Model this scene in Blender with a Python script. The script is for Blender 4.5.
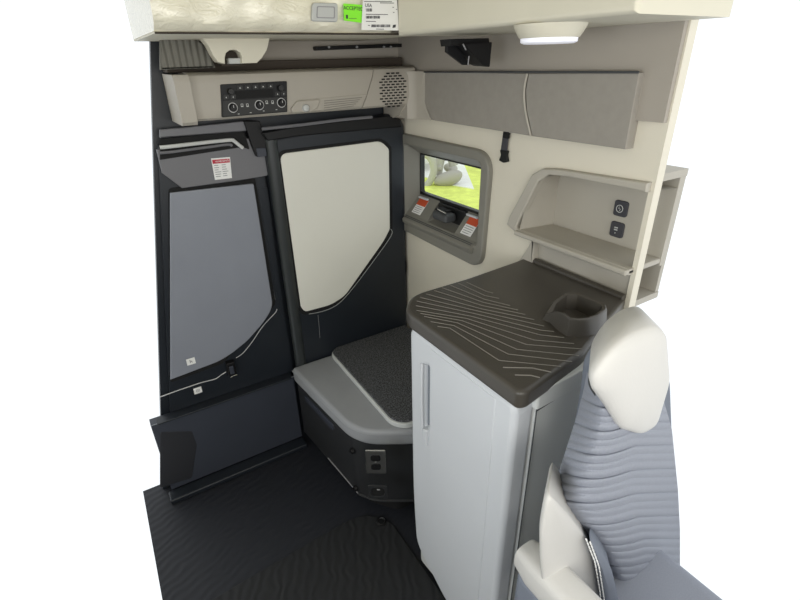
import bpy, bmesh, math, random
from mathutils import Vector, Matrix
random.seed(4)
S = bpy.context.scene
COL = S.collection
for o in list(bpy.data.objects): bpy.data.objects.remove(o)

# ------------------------------------------------------------------ camera
RV = Vector((0.84717848, -0.5308881, -0.02112927))
UV = Vector((0.25447606, 0.37053445, 0.89327832))
FV = Vector((0.46640171, 0.76214306, -0.44900713))
FPX = 478.2
CP = Vector((0, 0, 1.75))
cd = bpy.data.cameras.new('camera'); cam = bpy.data.objects.new('camera', cd); COL.objects.link(cam)
cd.sensor_width = 36; cd.lens = 36*FPX/800; cd.clip_start = .02
m = Matrix.Identity(4)
for i in range(3): m[i][0], m[i][1], m[i][2], m[i][3] = RV[i], UV[i], -FV[i], CP[i]
cam.matrix_world = m
S.camera = cam

# ------------------------------------------------------------------ world, lights, exposure
w = bpy.data.worlds.new('overcast_sky'); S.world = w; w.use_nodes = True
bg = w.node_tree.nodes['Background']
bg.inputs[0].default_value = (.93, .97, 1.0, 1); bg.inputs[1].default_value = 1.15
S.view_settings.view_transform = 'Standard'; S.view_settings.look = 'None'
S.view_settings.gamma = 1; S.view_settings.use_curve_mapping = False
S.view_settings.exposure = 0.0

def area(name, loc, target, size, sy, power, col):
    l = bpy.data.lights.new(name, 'AREA'); l.shape = 'RECTANGLE'; l.size = size; l.size_y = sy
    l.energy = power; l.color = col
    o = bpy.data.objects.new(name, l); COL.objects.link(o); o.location = loc
    o.rotation_euler = (Vector(target)-Vector(loc)).to_track_quat('-Z', 'Y').to_euler()
    return o
# daylight through the open driver's door and through the windscreen
area('door_daylight', (-1.9, .1, 1.6), (.6, 1.3, .7), 1.3, 1.2, 42, (.90, .95, 1.0))
area('windscreen_daylight', (.1, -1.2, 1.7), (.5, 1.6, 1.5), 2.0, .9, 24, (1.0, .96, .88))

# ------------------------------------------------------------------ helpers
def at(px, py, ax, v):
    """the point of the plane x/y/z = v that a corner measured at (px, py) lies on"""
    d = RV*((px-400)/FPX) - UV*((py-300)/FPX) + FV
    i = 'xyz'.index(ax); t = (v-CP[i])/d[i]
    return CP + d*t
def P(ax, v, *pts):
    """measured corners -> 2D coordinates in the plane"""
    out = []
    for p in pts:
        q = at(p[0], p[1], ax, v)
        out.append({'x': (q.y, q.z), 'y': (q.x, q.z), 'z': (q.x, q.y)}[ax])
    return out
def s2l(c): return tuple(((x/255)/12.92 if x/255 <= .04045 else ((x/255+.055)/1.055)**2.4) for x in c)

def mat(name, rgb, rough=.5, metal=0, bump=0, bscale=400, var=.0, vscale=6, spec=.5, emis=None, es=0, trans=0):
    m = bpy.data.materials.new(name); m.use_nodes = True
    nt = m.node_tree; b = nt.nodes['Principled BSDF']
    c = (*s2l(rgb), 1)
    b.inputs['Base Color'].default_value = c
    b.inputs['Roughness'].default_value = rough; b.inputs['Metallic'].default_value = metal
    b.inputs['Specular IOR Level'].default_value = spec
    if trans: b.inputs['Transmission Weight'].default_value = trans
    if emis: b.inputs['Emission Color'].default_value = (*emis, 1); b.inputs['Emission Strength'].default_value = es
    tc = nt.nodes.new('ShaderNodeTexCoord')
    if var:
        n = nt.nodes.new('ShaderNodeTexNoise'); n.inputs['Scale'].default_value = vscale; n.inputs['Detail'].default_value = 6
        nt.links.new(tc.outputs['Object'], n.inputs['Vector'])
        r = nt.nodes.new('ShaderNodeValToRGB')
        r.color_ramp.elements[0].position = .3; r.color_ramp.elements[1].position = .7
        r.color_ramp.elements[0].color = (*[x*(1-var) for x in c[:3]], 1)
        r.color_ramp.elements[1].color = (*[min(1, x*(1+var)) for x in c[:3]], 1)
        nt.links.new(n.outputs[0], r.inputs[0]); nt.links.new(r.outputs[0], b.inputs['Base Color'])
    if bump:
        n = nt.nodes.new('ShaderNodeTexNoise'); n.inputs['Scale'].default_value = bscale
        nt.links.new(tc.outputs['Object'], n.inputs['Vector'])
        bp = nt.nodes.new('ShaderNodeBump'); bp.inputs['Strength'].default_value = bump; bp.inputs['Distance'].default_value = .001
        nt.links.new(n.outputs[0], bp.inputs['Height']); nt.links.new(bp.outputs[0], b.inputs['Normal'])
    return m
def wave_bump(m, scale, dist, rot=0, strength=.6, depth=.002, distort=2, dark=None):
    nt = m.node_tree; b = nt.nodes['Principled BSDF']
    tc = nt.nodes.new('ShaderNodeTexCoord'); mp = nt.nodes.new('ShaderNodeMapping')
    mp.inputs['Rotation'].default_value = (0, 0, rot)
    wv = nt.nodes.new('ShaderNodeTexWave'); wv.inputs['Scale'].default_value = scale
    wv.inputs['Distortion'].default_value = distort; wv.inputs['Detail'].default_value = 1; wv.inputs['Detail Scale'].default_value = dist
    nt.links.new(tc.outputs['Object'], mp.inputs[0]); nt.links.new(mp.outputs[0], wv.inputs[0])
    bp = nt.nodes.new('ShaderNodeBump'); bp.inputs['Strength'].default_value = strength; bp.inputs['Distance'].default_value = depth
    nt.links.new(wv.outputs['Fac'], bp.inputs['Height']); nt.links.new(bp.outputs[0], b.inputs['Normal'])

M = dict(
 wall=mat('ivory_wall', (220,214,198), .6, bump=.15, var=.02),
 navy=mat('dark_navy_plastic', (29,34,41), .42, bump=.25, bscale=600, var=.05),
 post=mat('satin_dark_post', (46,50,51), .38, bump=.2, bscale=500),
 black=mat('black_plastic', (17,17,19), .5, bump=.2, spec=.35),
 matte=mat('matte_black', (14,14,15), .8),
 slate=mat('slate_plastic', (56,60,70), .5, bump=.3, bscale=500, var=.04),
 header=mat('grey_header_plastic', (112,112,116), .5, bump=.25, bscale=500),
 foldg=mat('blue_grey_board', (138,142,152), .38, bump=.15, bscale=500, var=.03),
 white=mat('white_insert', (228,227,217), .5, bump=.08, var=.015, vscale=3),
 console=mat('warm_grey_plastic', (172,166,155), .5, bump=.2, bscale=500, var=.02),
 locker=mat('grey_locker_fabric', (152,147,139), .8, bump=.4, bscale=900, var=.04, vscale=40),
 face=mat('dark_control_face', (34,34,34), .55),
 brown=mat('dark_brown_matte', (58,50,42), .8, bump=.3),
 recess=mat('grey_recess', (165,158,148), .7, bump=.2),
 cream=mat('cream_vinyl', (218,213,195), .5, bump=.1, var=.02),
 sur=mat('grey_surround', (128,126,118), .5, bump=.2, bscale=500),
 rub=mat('rubber_black', (16,17,18), .45),
 cabw=mat('cool_white_plastic', (205,208,212), .42, bump=.12, bscale=500, var=.01),
 cabg=mat('light_grey_plastic', (205,207,205), .5, bump=.15, bscale=500),
 nich=mat('beige_grey_plastic', (176,171,160), .55, bump=.2, bscale=500),
 ctop=mat('counter_brown_grey', (70,66,60), .36, bump=.35, bscale=500, var=.04),
 crid=mat('counter_ridge', (128,124,117), .3),
 dslot=mat('grey_slot', (132,138,146), .5),
 cush=mat('grey_vinyl_cushion', (150,152,155), .5, bump=.25, bscale=120, var=.03, vscale=9),
 base=mat('bench_black_plastic', (40,41,43), .45, bump=.35, bscale=500, var=.05),
 steel=mat('brushed_steel', (190,190,188), .32, 1, bump=.1),
 chrome=mat('chrome', (225,225,225), .15, 1),
 seatp=mat('pale_leather', (206,204,200), .5, bump=.3, bscale=250, var=.02),
 seatr=mat('ribbed_grey_fabric', (147,151,162), .75, bump=.5, bscale=1400, var=.06, vscale=300),
 seatd=mat('grey_seat_fabric', (120,126,138), .8, bump=.5, bscale=1200),
 pipe=mat('dark_piping', (70,72,74), .6),
 paper=mat('white_paper', (238,238,236), .6, var=.01),
 ink=mat('dark_ink', (60,60,66), .7),
 red=mat('warning_red', (190,38,60), .5),
 orange=mat('warning_orange', (205,84,48), .5),
 green=mat('bright_green_paper', (140,245,50), .6),
 lgrey=mat('light_line_grey', (205,205,205), .4),
 gticon=mat('icon_grey', (190,192,190), .5),
 mark=mat('label_text_grey', (150,150,152), .7),
 lens=mat('lamp_lens', (235,235,245), .35, emis=(.9,.92,1), es=.35),
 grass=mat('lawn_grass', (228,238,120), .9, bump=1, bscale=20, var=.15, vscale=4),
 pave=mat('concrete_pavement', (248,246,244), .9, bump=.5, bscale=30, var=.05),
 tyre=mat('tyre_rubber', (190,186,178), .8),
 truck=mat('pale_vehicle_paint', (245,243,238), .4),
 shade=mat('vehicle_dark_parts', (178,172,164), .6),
)
# clear plastic wrap: thin glossy film look on cream vinyl
wr = mat('plastic_wrapped_vinyl', (238,233,212), .25, bump=0, var=.02, spec=.8)
nt = wr.node_tree; b = nt.nodes['Principled BSDF']
tc = nt.nodes.new('ShaderNodeTexCoord'); mp = nt.nodes.new('ShaderNodeMapping'); mp.inputs['Scale'].default_value = (1, 1, 2.6)
mp.inputs['Rotation'].default_value = (0, .5, .3)
n = nt.nodes.new('ShaderNodeTexNoise'); n.inputs['Scale'].default_value = 20; n.inputs['Detail'].default_value = 3; n.inputs['Distortion'].default_value = 2.2
bp = nt.nodes.new('ShaderNodeBump'); bp.inputs['Strength'].default_value = .35; bp.inputs['Distance'].default_value = .012
nt.links.new(tc.outputs['Object'], mp.inputs[0]); nt.links.new(mp.outputs[0], n.inputs[0]); nt.links.new(n.outputs[0], bp.inputs['Height']); nt.links.new(bp.outputs[0], b.inputs['Normal'])
b.inputs['Coat Weight'].default_value = .4; b.inputs['Coat Roughness'].default_value = .1
M['wrap'] = wr
# carpet board: dark speckled loop pile
cp = mat('dark_speckled_carpet', (44,45,48), .95)
nt = cp.node_tree; b = nt.nodes['Principled BSDF']; tc = nt.nodes.new('ShaderNodeTexCoord')
v = nt.nodes.new('ShaderNodeTexNoise'); v.inputs['Scale'].default_value = 190; v.inputs['Detail'].default_value = 4; v.inputs['Roughness'].default_value = .8
r = nt.nodes.new('ShaderNodeValToRGB'); r.color_ramp.elements[0].position = .42; r.color_ramp.elements[1].position = .66
r.color_ramp.elements[0].color = (.012,.013,.015,1); r.color_ramp.elements[1].color = (.2,.205,.22,1)
bp = nt.nodes.new('ShaderNodeBump'); bp.inputs['Strength'].default_value = .8; bp.inputs['Distance'].default_value = .003
nt.links.new(tc.outputs['Object'], v.inputs['Vector']); nt.links.new(v.outputs[0], r.inputs[0]); nt.links.new(r.outputs[0], b.inputs['Base Color'])
nt.links.new(v.outputs[0], bp.inputs['Height']); nt.links.new(bp.outputs[0], b.inputs['Normal'])
M['carpet'] = cp
fm = mat('rear_floor_rubber', (27,29,36), .6); wave_bump(fm, 9, 1.2, rot=1.2, strength=.45, depth=.003, distort=4); M['floor'] = fm
fm2 = mat('front_mat_rubber', (27,28,30), .65); wave_bump(fm2, 9, 1.5, rot=.5, strength=.5, depth=.003, distort=6); M['mat'] = fm2
gl = mat('window_glass', (240,245,240), .02, trans=1.0); gl.node_tree.nodes['Principled BSDF'].inputs['IOR'].default_value = 1.02; M['glass'] = gl
# quilted net
qn = mat('quilted_grey_fabric', (122,120,112), .8); wave_bump(qn, 26, 1, rot=.9, strength=1, depth=.006, distort=.3); M['quilt'] = qn
# perforated grille
pg = mat('perforated_dark_mesh', (48,50,56), .6)
nt = pg.node_tree; b = nt.nodes['Principled BSDF']; tc = nt.nodes.new('ShaderNodeTexCoord')
v = nt.nodes.new('ShaderNodeTexVoronoi'); v.inputs['Scale'].default_value = 150; v.inputs['Randomness'].default_value = .15
r = nt.nodes.new('ShaderNodeValToRGB'); r.color_ramp.elements[0].position = .30; r.color_ramp.elements[1].position = .42
r.color_ramp.elements[0].color = (.002,.002,.003,1); r.color_ramp.elements[1].color = (.02,.021,.026,1)
nt.links.new(tc.outputs['Object'], v.inputs['Vector']); nt.links.new(v.outputs[0], r.inputs[0]); nt.links.new(r.outputs[0], b.inputs['Base Color'])
M['mesh'] = pg

def link(name, me, ms, parent=None, smooth=True):
    if isinstance(ms, str): ms = [ms]
    if not me.materials:
        for k in ms: me.materials.append(M[k])
    if smooth:
        me.shade_smooth(); me.set_sharp_from_angle(angle=math.radians(38))
        for p in me.polygons:
            if max(abs(c) for c in p.normal) > .99999: p.use_smooth = False
    o = bpy.data.objects.new(name, me); COL.objects.link(o)
    if parent: o.parent = parent
    if smooth:
        wn = o.modifiers.new('weighted_normal', 'WEIGHTED_NORMAL'); wn.weight = 100; wn.keep_sharp = True
    return o
def bm_obj(name, bm, ms, parent=None, smooth=True):
    bmesh.ops.recalc_face_normals(bm, faces=bm.faces)
    me = bpy.data.meshes.new(name); bm.to_mesh(me); bm.free()
    return link(name, me, ms, parent, smooth)
def rnd(pts, r, n=6):
    """round the corners of a polygon; r a number or one per corner"""
    out = []; N = len(pts)
    for i, p in enumerate(pts):
        ri = r[i] if isinstance(r, (list, tuple)) else r
        if ri <= 0: out.append(tuple(p)); continue
        p = Vector(p); a = (Vector(pts[i-1])-p); c = (Vector(pts[(i+1) % N])-p)
        d = min(ri, a.length*.48, c.length*.48); a = p+a.normalized()*d; c = p+c.normalized()*d
        for k in range(n+1):
            t = k/n; q = a*(1-t)**2 + p*2*t*(1-t) + c*t*t; out.append((q.x, q.y))
    return out
def curve_mesh(loops, thick, bevel, res=3):
    cu = bpy.data.curves.new('outline', 'CURVE'); cu.dimensions = '2D'; cu.fill_mode = 'BOTH'
    for lp in loops:
        sp = cu.splines.new('POLY'); sp.points.add(len(lp)-1); sp.use_cyclic_u = True
        for i, q in enumerate(lp): sp.points[i].co = (q[0], q[1], 0, 1)
    cu.extrude = max(thick/2-bevel, 1e-5); cu.bevel_depth = bevel; cu.bevel_resolution = res; cu.offset = -bevel
    o = bpy.data.objects.new('outline', cu); COL.objects.link(o)
    dg = bpy.context.evaluated_depsgraph_get(); dg.update()
    me = bpy.data.meshes.new_from_object(o.evaluated_get(dg))
    bpy.data.objects.remove(o); bpy.data.curves.remove(cu)
    return me
def plate_bm(ax, val, loops, thick, bevel=0, warp=None, into=None):
    """a flat piece in the plane x/y/z = val; its front faces the cabin (-x, -y) or up (+z)"""
    me = curve_mesh(loops, thick, bevel)
    bm = into or bmesh.new(); b2 = bmesh.new(); b2.from_mesh(me); bpy.data.meshes.remove(me)
    bmesh.ops.remove_doubles(b2, verts=b2.verts, dist=1e-5)
    for v in b2.verts:
        u, q, w_ = v.co; d = thick/2 - w_
        v.co = {'y': (u, val+d, q), 'x': (val+d, u, q), 'z': (u, q, val-d)}[ax]
        if warp: v.co = warp(v.co.copy())
    bmesh.ops.recalc_face_normals(b2, faces=b2.faces)
    if into is None: return b2
    tmp = bpy.data.meshes.new('t'); b2.to_mesh(tmp); into.from_mesh(tmp); bpy.data.meshes.remove(tmp); b2.free()
    return into
def plate(name, ax, val, loops, thick, ms, parent=None, bevel=0, warp=None):
    if not isinstance(loops[0][0], (list, tuple)): loops = [loops]
    return bm_obj(name, plate_bm(ax, val, loops, thick, bevel, warp), ms, parent)
def box_bm(bm, a, b, bev=0, seg=2, mi=0):
    r = bmesh.ops.create_cube(bm, size=1); vs = r['verts']
    for v in vs: v.co = Vector([(a[i]+b[i])/2 + v.co[i]*(b[i]-a[i]) for i in range(3)])
    fs = set(f for v in vs for f in v.link_faces)
    for f in fs: f.material_index = mi
    if bev:
        es = set(e for v in vs for e in v.link_edges)
        r = bmesh.ops.bevel(bm, geom=list(es), offset=bev, segments=seg, affect='EDGES', profile=.5)
        for f in r['faces']: f.material_index = mi
    return bm
def box(name, a, b, ms, parent=None, bev=0, seg=3): return bm_obj(name, box_bm(bmesh.new(), a, b, bev, seg), ms, parent)
def tube_bm(bm, pts, r, seg=8, caps=True, closed=False):
    pts = [Vector(p) for p in pts]; rings = []; N = len(pts)
    up = None
    for i, p in enumerate(pts):
        if closed: d = pts[(i+1) % N]-pts[i-1]
        else: d = pts[min(i+1, N-1)]-pts[max(i-1, 0)]
        d.normalize()
        if up is None: up = d.orthogonal()
        up = (up - d*up.dot(d)).normalized(); s = d.cross(up)
        rr = r[i] if isinstance(r, (list, tuple)) else r
        rings.append([bm.verts.new(p + (up*math.cos(a)+s*math.sin(a))*rr) for a in [2*math.pi*k/seg for k in range(seg)]])
    for i in range(N if closed else N-1):
        A, B = rings[i], rings[(i+1) % N]
        for k in range(seg): bm.faces.new((A[k], A[(k+1) % seg], B[(k+1) % seg], B[k]))
    if caps and not closed: bm.faces.new(rings[0]); bm.faces.new(rings[-1][::-1])
    return bm
def tube(name, pts, r, ms, parent=None, seg=8, closed=False): return bm_obj(name, tube_bm(bmesh.new(), pts, r, seg, True, closed), ms, parent)
def smooth_path(pts, n=6):
    pts = [Vector(p) for p in pts]; out = []
    for i in range(len(pts)-1):
        p0 = pts[max(i-1, 0)]; p1 = pts[i]; p2 = pts[i+1]; p3 = pts[min(i+2, len(pts)-1)]
        for k in range(n):
            t = k/n
            out.append(.5*((2*p1)+(p2-p0)*t+(2*p0-5*p1+4*p2-p3)*t*t+(3*p1-p0-3*p2+p3)*t**3))
    out.append(pts[-1]); return out
def lathe_bm(bm, prof, c, axis='z', seg=28):
    c = Vector(c); rings = []
    for r_, h in prof:
        ring = []
        for k in range(seg):
            a = 2*math.pi*k/seg; u, v_ = r_*math.cos(a), r_*math.sin(a)
            ring.append(bm.verts.new(c + Vector({'z': (u, v_, h), 'y': (u, h, v_), 'x': (h, u, v_)}[axis])))
        rings.append(ring)
    for A, B in zip(rings, rings[1:]):
        for k in range(seg): bm.faces.new((A[k], A[(k+1) % seg], B[(k+1) % seg], B[k]))
    bm.faces.new(rings[0]); bm.faces.new(rings[-1])
    return bm
def lathe(name, prof, c, ms, parent=None, axis='z', seg=28): return bm_obj(name, lathe_bm(bmesh.new(), prof, c, axis, seg), ms, parent)
def text(name, body, size, ax, val, u, v, ms, parent=None, rot=0):
    cu = bpy.data.curves.new('lettering', 'FONT'); cu.body = body; cu.size = size; cu.extrude = .0002
    cu.align_x = 'CENTER'; cu.align_y = 'CENTER'
    o = bpy.data.objects.new('lettering', cu); COL.objects.link(o)
    dg = bpy.context.evaluated_depsgraph_get(); dg.update()
    me = bpy.data.meshes.new_from_object(o.evaluated_get(dg)); bpy.data.objects.remove(o); bpy.data.curves.remove(cu)
    cr, sr = math.cos(rot), math.sin(rot)
    for q in me.vertices:
        a, b_ = q.co.x*cr-q.co.y*sr, q.co.x*sr+q.co.y*cr
        # seen from the cabin: +x runs right on the back wall, -y runs right on the side wall
        q.co = {'y': (u+a, val-q.co.z, v+b_), 'x': (val-q.co.z, u-a, v+b_)}[ax]
    me.materials.clear()
    return link(name, me, ms, parent, smooth=False)
def thing(name, label, cat, loc=(0, 0, 0), group=None):
    o = bpy.data.objects.new(name, None); COL.objects.link(o); o.empty_display_size = .05
    o.location = loc; tag(o, label, cat, group); return o
def tag(o, label=None, cat=None, group=None, kind=None):
    if label: o['label'] = label
    if cat: o['category'] = cat
    if group: o['group'] = group
    if kind: o['kind'] = kind
    return o
def keep(o):   # children were built in world coordinates: move them under the base empty
    loc = o.location.copy()
    for c in o.children:
        if c.type == 'MESH': c.data.transform(Matrix.Translation(-loc))
        for g in c.children: g.data.transform(Matrix.Translation(-loc))
    return o
def struct(o): o['kind'] = 'structure'; return o
def rect(a, b, c, d): return [(a, c), (b, c), (b, d), (a, d)]

# ================================================================== STRUCTURE
struct(bm_obj('floor', plate_bm('z', 0, [[(-1.2, -.6), (1.24, -.6), (1.24, 1.98), (-.2, 1.98), (-.2, 1.2), (-1.2, 1.2)]], .04), 'floor'))
# unseen driver's side of the cab, added to block light: door wall with its window opening, dashboard bulkhead under the windscreen
struct(plate('unseen_wall_left', 'x', -1.24, [[(-.6, 0), (1.96, 0), (1.96, 2.06), (-.6, 2.06)], rnd(rect(-.35, .55, 1.05, 1.75), .06)], .03, 'wall'))
struct(plate('unseen_wall_front', 'y', -.64, [[(-1.24, 0), (1.24, 0), (1.24, 1.1), (-1.24, 1.1)]], .03, 'slate'))
struct(plate('wall_back', 'y', 1.94, [(-.12, 0), (1.24, 0), (1.24, 2.05), (.30, 2.05)], .03, 'navy'))
YA, YB = .695, 1.965
nich_out = rnd(P('x', 1.2, (545,171), (622,184.5)), 0)
# side wall: ivory, pierced by the window and by the shelf recess
NZ0, NZ1 = 1.205, 1.432
win_hole = rnd(rect(1.335, 1.885, 1.06, 1.425), .02)
nich_hole = rnd([(YA+.015, 1.09), (1.055, 1.09), (1.06, NZ0-.004), (1.135, NZ0), (1.135, 1.25), (1.085, NZ1-.005), (YA+.015, NZ1-.005)], [0, 0, 0, .01, .02, .03, 0])
struct(plate('wall_right', 'x', 1.2, [[(YA, 0), (YB, 0), (YB, 2.05), (YA, 2.05)], win_hole, nich_hole], .03, 'wall'))
struct(box('unseen_ceiling', (-1.24, -.6, 2.06), (1.26, 1.98, 2.10), 'cream'))  # out of view, sized to block light from above
struct(box('baseboard_back', (-.1, 1.82, 0), (.545, 1.885, .026), 'navy', bev=.006))

# ================================================================== FRONT MAT
mt = thing('floor_mat', 'black rubber mat with faint swirled ridges, in the front half of the floor', 'floor mat', (.25, .8, .0))
mo = plate('mat', 'z', .013, rnd([(-.2, .2), (.665, .2), (.672, 1.22), (.60, 1.30), (.52, 1.315), (-.2, 1.275)], [0, 0, .05, .04, .05, 0]), .013, 'mat', mt, bevel=.004)
bm = bmesh.new()
lathe_bm(bm, [(.022, 0), (.022, .004), (.016, .006), (.013, .002), (.0001, .002)], (.636, 1.232, .013))
st = bm_obj('fixing_stud', bm, 'rub', mt)
keep(mt)

# ================================================================== BACK WALL, LOWER
lp = thing('storage_front_panel', 'low dark slate panel along the floor below the folded board, with round mesh grille', 'panel', (.23, 1.9, .026))
plate('panel', 'y', 1.885, rnd(rect(-.085, .545, .026, .403), [0, 0, .01, 0]), .05, 'slate', lp, bevel=.004)
plate('grille', 'y', 1.884, rnd(P('y', 1.885, (160,432), (192,431), (197,445), (192,478), (176,483), (160,488)), .012), .006, 'mesh', lp, bevel=.002)
tube('seam', [(-.085, 1.883, .403), (.545, 1.883, .403)], .0022, 'dslot', lp)
keep(lp)
pk = P('y', 1.885, (201,407), (206,412))
# ledge and dark surround behind the folding board
ds = thing('dark_surround_panel', 'near-black moulded panel framing the folded grey board and reaching the cupboard', 'panel', (.3, 1.93, .41))
plate('panel', 'y', 1.915, rnd([(0.0, .413), (.555, .413), (.555, 1.50), (.20, 1.50)], .0), .02, 'navy', ds)
struct(box('trim_3', (-.06, 1.866, .404), (.53, 1.914, .412), 'navy', None, .002))
# edge highlights drawn as pale tubes, below the board and around its cut corner
pts = [at(x, y, 'y', 1.912) for x, y in [(160,397), (175,391.5), (200,383), (215,379), (221,375), (226,372)]]
tube('edge_highlight', smooth_path(pts, 5), .0022, 'lgrey', ds, 6)
pts = [at(x, y, 'y', 1.912) for x, y in [(236,358), (243,353), (252,342), (263,326), (275,313), (277,309)]]
tube('edge_highlight', smooth_path(pts, 5), .0016, 'lgrey', ds, 6)
tube('seam', [at(x, y, 'y', 1.913) for x, y in [(256,189), (266,250), (275,300)]], .0015, 'mark', ds, 6)
plate('edge_strip', 'y', 1.913, P('y', 1.905, (258,189), (268,187.5), (285,320), (281,313)), .003, 'navy', ds, bevel=.001)
keep(ds)

fb = thing('folding_board', 'large smooth blue-grey board folded flat against the back wall, bottom corner cut off', 'folding table', (.25, 1.9, .6))
fpoly = P('y', 1.9, (253.5,183.5), (272.5,304), (270,312), (262,324), (247,341), (232,353))
plate('board', 'y', 1.897, rnd([(.035, .582), (.235, .598)] + fpoly[::-1] + [(.20, 1.338)], [0, .03, .02, .02, .02, .02, .02, .008, 0]), .011, 'foldg', fb, bevel=.003)
plate('backing_frame', 'y', 1.9085, rnd([(.03, .56), (.25, .575), (.45, .74), (.52, .79), (.515, 1.352), (.20, 1.352)], .015), .006, 'matte', fb, bevel=.001)
for nm, (x, y), sz in (('sticker', (191, 361.5), .014),):
    q = at(x, y, 'y', 1.896); 
    s = plate('sticker', 'y', 1.8962, rect(q.x-.017, q.x+.017, q.z-.015, q.z+.015), .001, 'paper', fb)
    text('symbol', 'h', .022, 'y', 1.8958, q.x, q.z, 'ink', s)
keep(fb)
for s in fb.children:
    pass
lt = thing('panel_latch', 'small black latch with bright lines under the cut corner of the folded board', 'latch', tuple(at(231, 371, 'y', 1.9)))
q = at(231, 368, 'y', 1.9)
bm = bmesh.new(); box_bm(bm, (q.x-.018, 1.885, q.z-.03), (q.x+.018, 1.914, q.z+.035), .004)
bm_obj('housing', bm, 'black', lt)
box('tongue', (q.x-.010, 1.878, q.z-.02), (q.x+.008, 1.886, q.z+.02), 'slate', lt, .002)
tube('wire', [(q.x-.012, 1.883, q.z-.036), (q.x, 1.881, q.z-.031), (q.x+.016, 1.883, q.z-.032)], .0018, 'chrome', lt, 6)
keep(lt)
q = at(198, 390.5, 'y', 1.912)
st = plate('small_sticker', 'y', 1.9125, rect(q.x-.017, q.x+.016, q.z-.015, q.z+.015), .0015, 'paper')
tag(st, 'small white square sticker with a ring symbol on the dark strip under the board', 'sticker')
q2 = q
bm = bmesh.new(); tube_bm(bm, [(q.x+.007*math.cos(a), 1.912, q.z+.007*math.sin(a)) for a in [k*math.pi/8 for k in range(16)]], .0012, 6, False, True)
lathe_bm(bm, [(.0028, -.0005), (.0028, .0005)], (q.x, 1.912, q.z), 'y', 10)
bm_obj('ring_symbol', bm, 'mark', st)

# ================================================================== HEADER PANEL with rail and label
hp = thing('header_panel', 'mid grey upper wall panel carrying the red-topped warning label, above the folded board', 'panel', (.4, 1.9, 1.34))
plate('panel', 'y', 1.895, rnd([(.243, 1.349), (.455, 1.349), (.565, 1.352), (.58, 1.475), (.50, 1.50), (.19, 1.49), (.19, 1.41)], [.0, 0, .01, .01, .01, 0, 0]), .02, 'header', hp, bevel=.003)
plate('grip_recess', 'y', 1.892, rnd(P('y', 1.892, (160,139), (244,131), (250,150), (243,147), (160,160)), [0, .01, .01, .02, 0]), .004, 'matte', hp, bevel=.001)
tube('grab_rail', smooth_path([at(x, y, 'y', 1.882) for x, y in [(160,147.5), (175,146), (205,142.5), (230,140), (234,141), (239,145), (243,148)]], 5), .0065, 'cabg', hp, 8)
tube('lower_rail', smooth_path([at(x, y, 'y', 1.884) for x, y in [(160,153), (175,151.5), (205,147.5), (228,144.5), (232,146)]], 5), .005, 'header', hp, 8)
plate('top_strip', 'y', 1.885, rnd(P('y', 1.885, (160,130), (246,121), (247,131), (160,138)), .002), .02, 'header', hp, bevel=.003)
keep(hp)
def warning(name, ax, val, pts, bandm, parent=None, word='WARNING', rows=6):
    """paper label from four measured corners (TL, TR, BR, BL)"""
    c = P(ax, val, *pts); s = plate(name, ax, val, c, .0012, 'paper', parent)
    TL, TR, BR, BL = [Vector(q) for q in c]
    g = lambda a, b_: (TL*(1-a)+TR*a)*(1-b_) + (BL*(1-a)+BR*a)*b_
    f = lambda a0, a1, b0, b1: [tuple(g(a0, b0)), tuple(g(a1, b0)), tuple(g(a1, b1)), tuple(g(a0, b1))]
    plate('band', ax, val-.0006, f(.04, .96, .07, .25 if rows > 3 else .46), .0006, bandm, s)
    bm = bmesh.new()
    for k in range(rows):
        b0 = (.32 if rows > 3 else .56)+k*((.62 if rows > 3 else .40)/rows)
        for a0 in (.08, .5):
            e = a0+random.uniform(.2, .36)
            plate_bm(ax, val-.0006, [f(a0, e, b0, b0+.03)], .0004, into=bm)
    bm_obj('text_lines', bm, 'mark', s)
    m_ = g(.55, .16 if rows > 3 else .27); hgt = (TL-BL).length
    if word:
        text('lettering', word, hgt*(.13 if rows > 3 else .22), ax, val-.0012, m_.x, m_.y, 'paper', s)
    return s
wl = warning('warning_label', 'y', 1.8925, [(211,158.5), (230,157), (232,178), (215,180)], 'red')
tag(wl, 'white warning label with a crimson band on the grey header panel', 'label')

sb = thing('strap_bracket', 'black moulded strap clip hanging between the grab rail and the tall cupboard', 'clip', tuple(at(255, 150, 'y', 1.88)))
plate('clip', 'y', 1.872, rnd(P('y', 1.872, (244,121), (260,121), (266,140), (266,156), (257,157), (252,145)), .004), .03, 'black', sb, bevel=.003)
plate('clip_edge', 'y', 1.868, rnd(P('y', 1.868, (256,148), (266,148), (267,156), (258,157)), .002), .01, 'slate', sb, bevel=.002)
keep(sb)

# ================================================================== TALL CUPBOARD with white insert
tc_ = thing('corner_cupboard', 'tall glossy navy-black cupboard in the back corner with a large white door insert', 'cupboard', (.87, 1.9, .41))
outer = [(.578, .41), (1.195, .41), (1.195, 1.50), (1.15, 1.545), (.56, 1.50), (.562, 1.40)]
def bulge(co):
    return co
plate('body', 'y', 1.868, rnd(outer, [0, 0, .03, .05, .05, 0]), .07, 'navy', tc_, bevel=.024)
tube('rounded_post', [(.588, 1.882, .412), (.588, 1.882, 1.492)], .026, 'post', tc_, 20)
ins = rnd(P('y', 1.862, (280,154), (381,141), (389,149), (390,229), (384,241), (345,296), (331,305), (305,312), (301,307)), [.03, .03, .01, .01, .03, .03, .03, .02, .01])
ins2 = rnd(P('y', 1.862, (278,151), (383,138), (392,147), (393,230), (387,243), (347,299), (332,308), (303,316), (298,309)), [.03, .03, .01, .01, .03, .03, .03, .02, .01])
plate('door_seal', 'y', 1.8655, ins2, .006, 'matte', tc_, bevel=.002)
plate('door_insert', 'y', 1.8615, ins, .010, 'white', tc_, bevel=.003)
tc_.children[-1]['label'] = 'white insert with one slanted corner'
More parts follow.
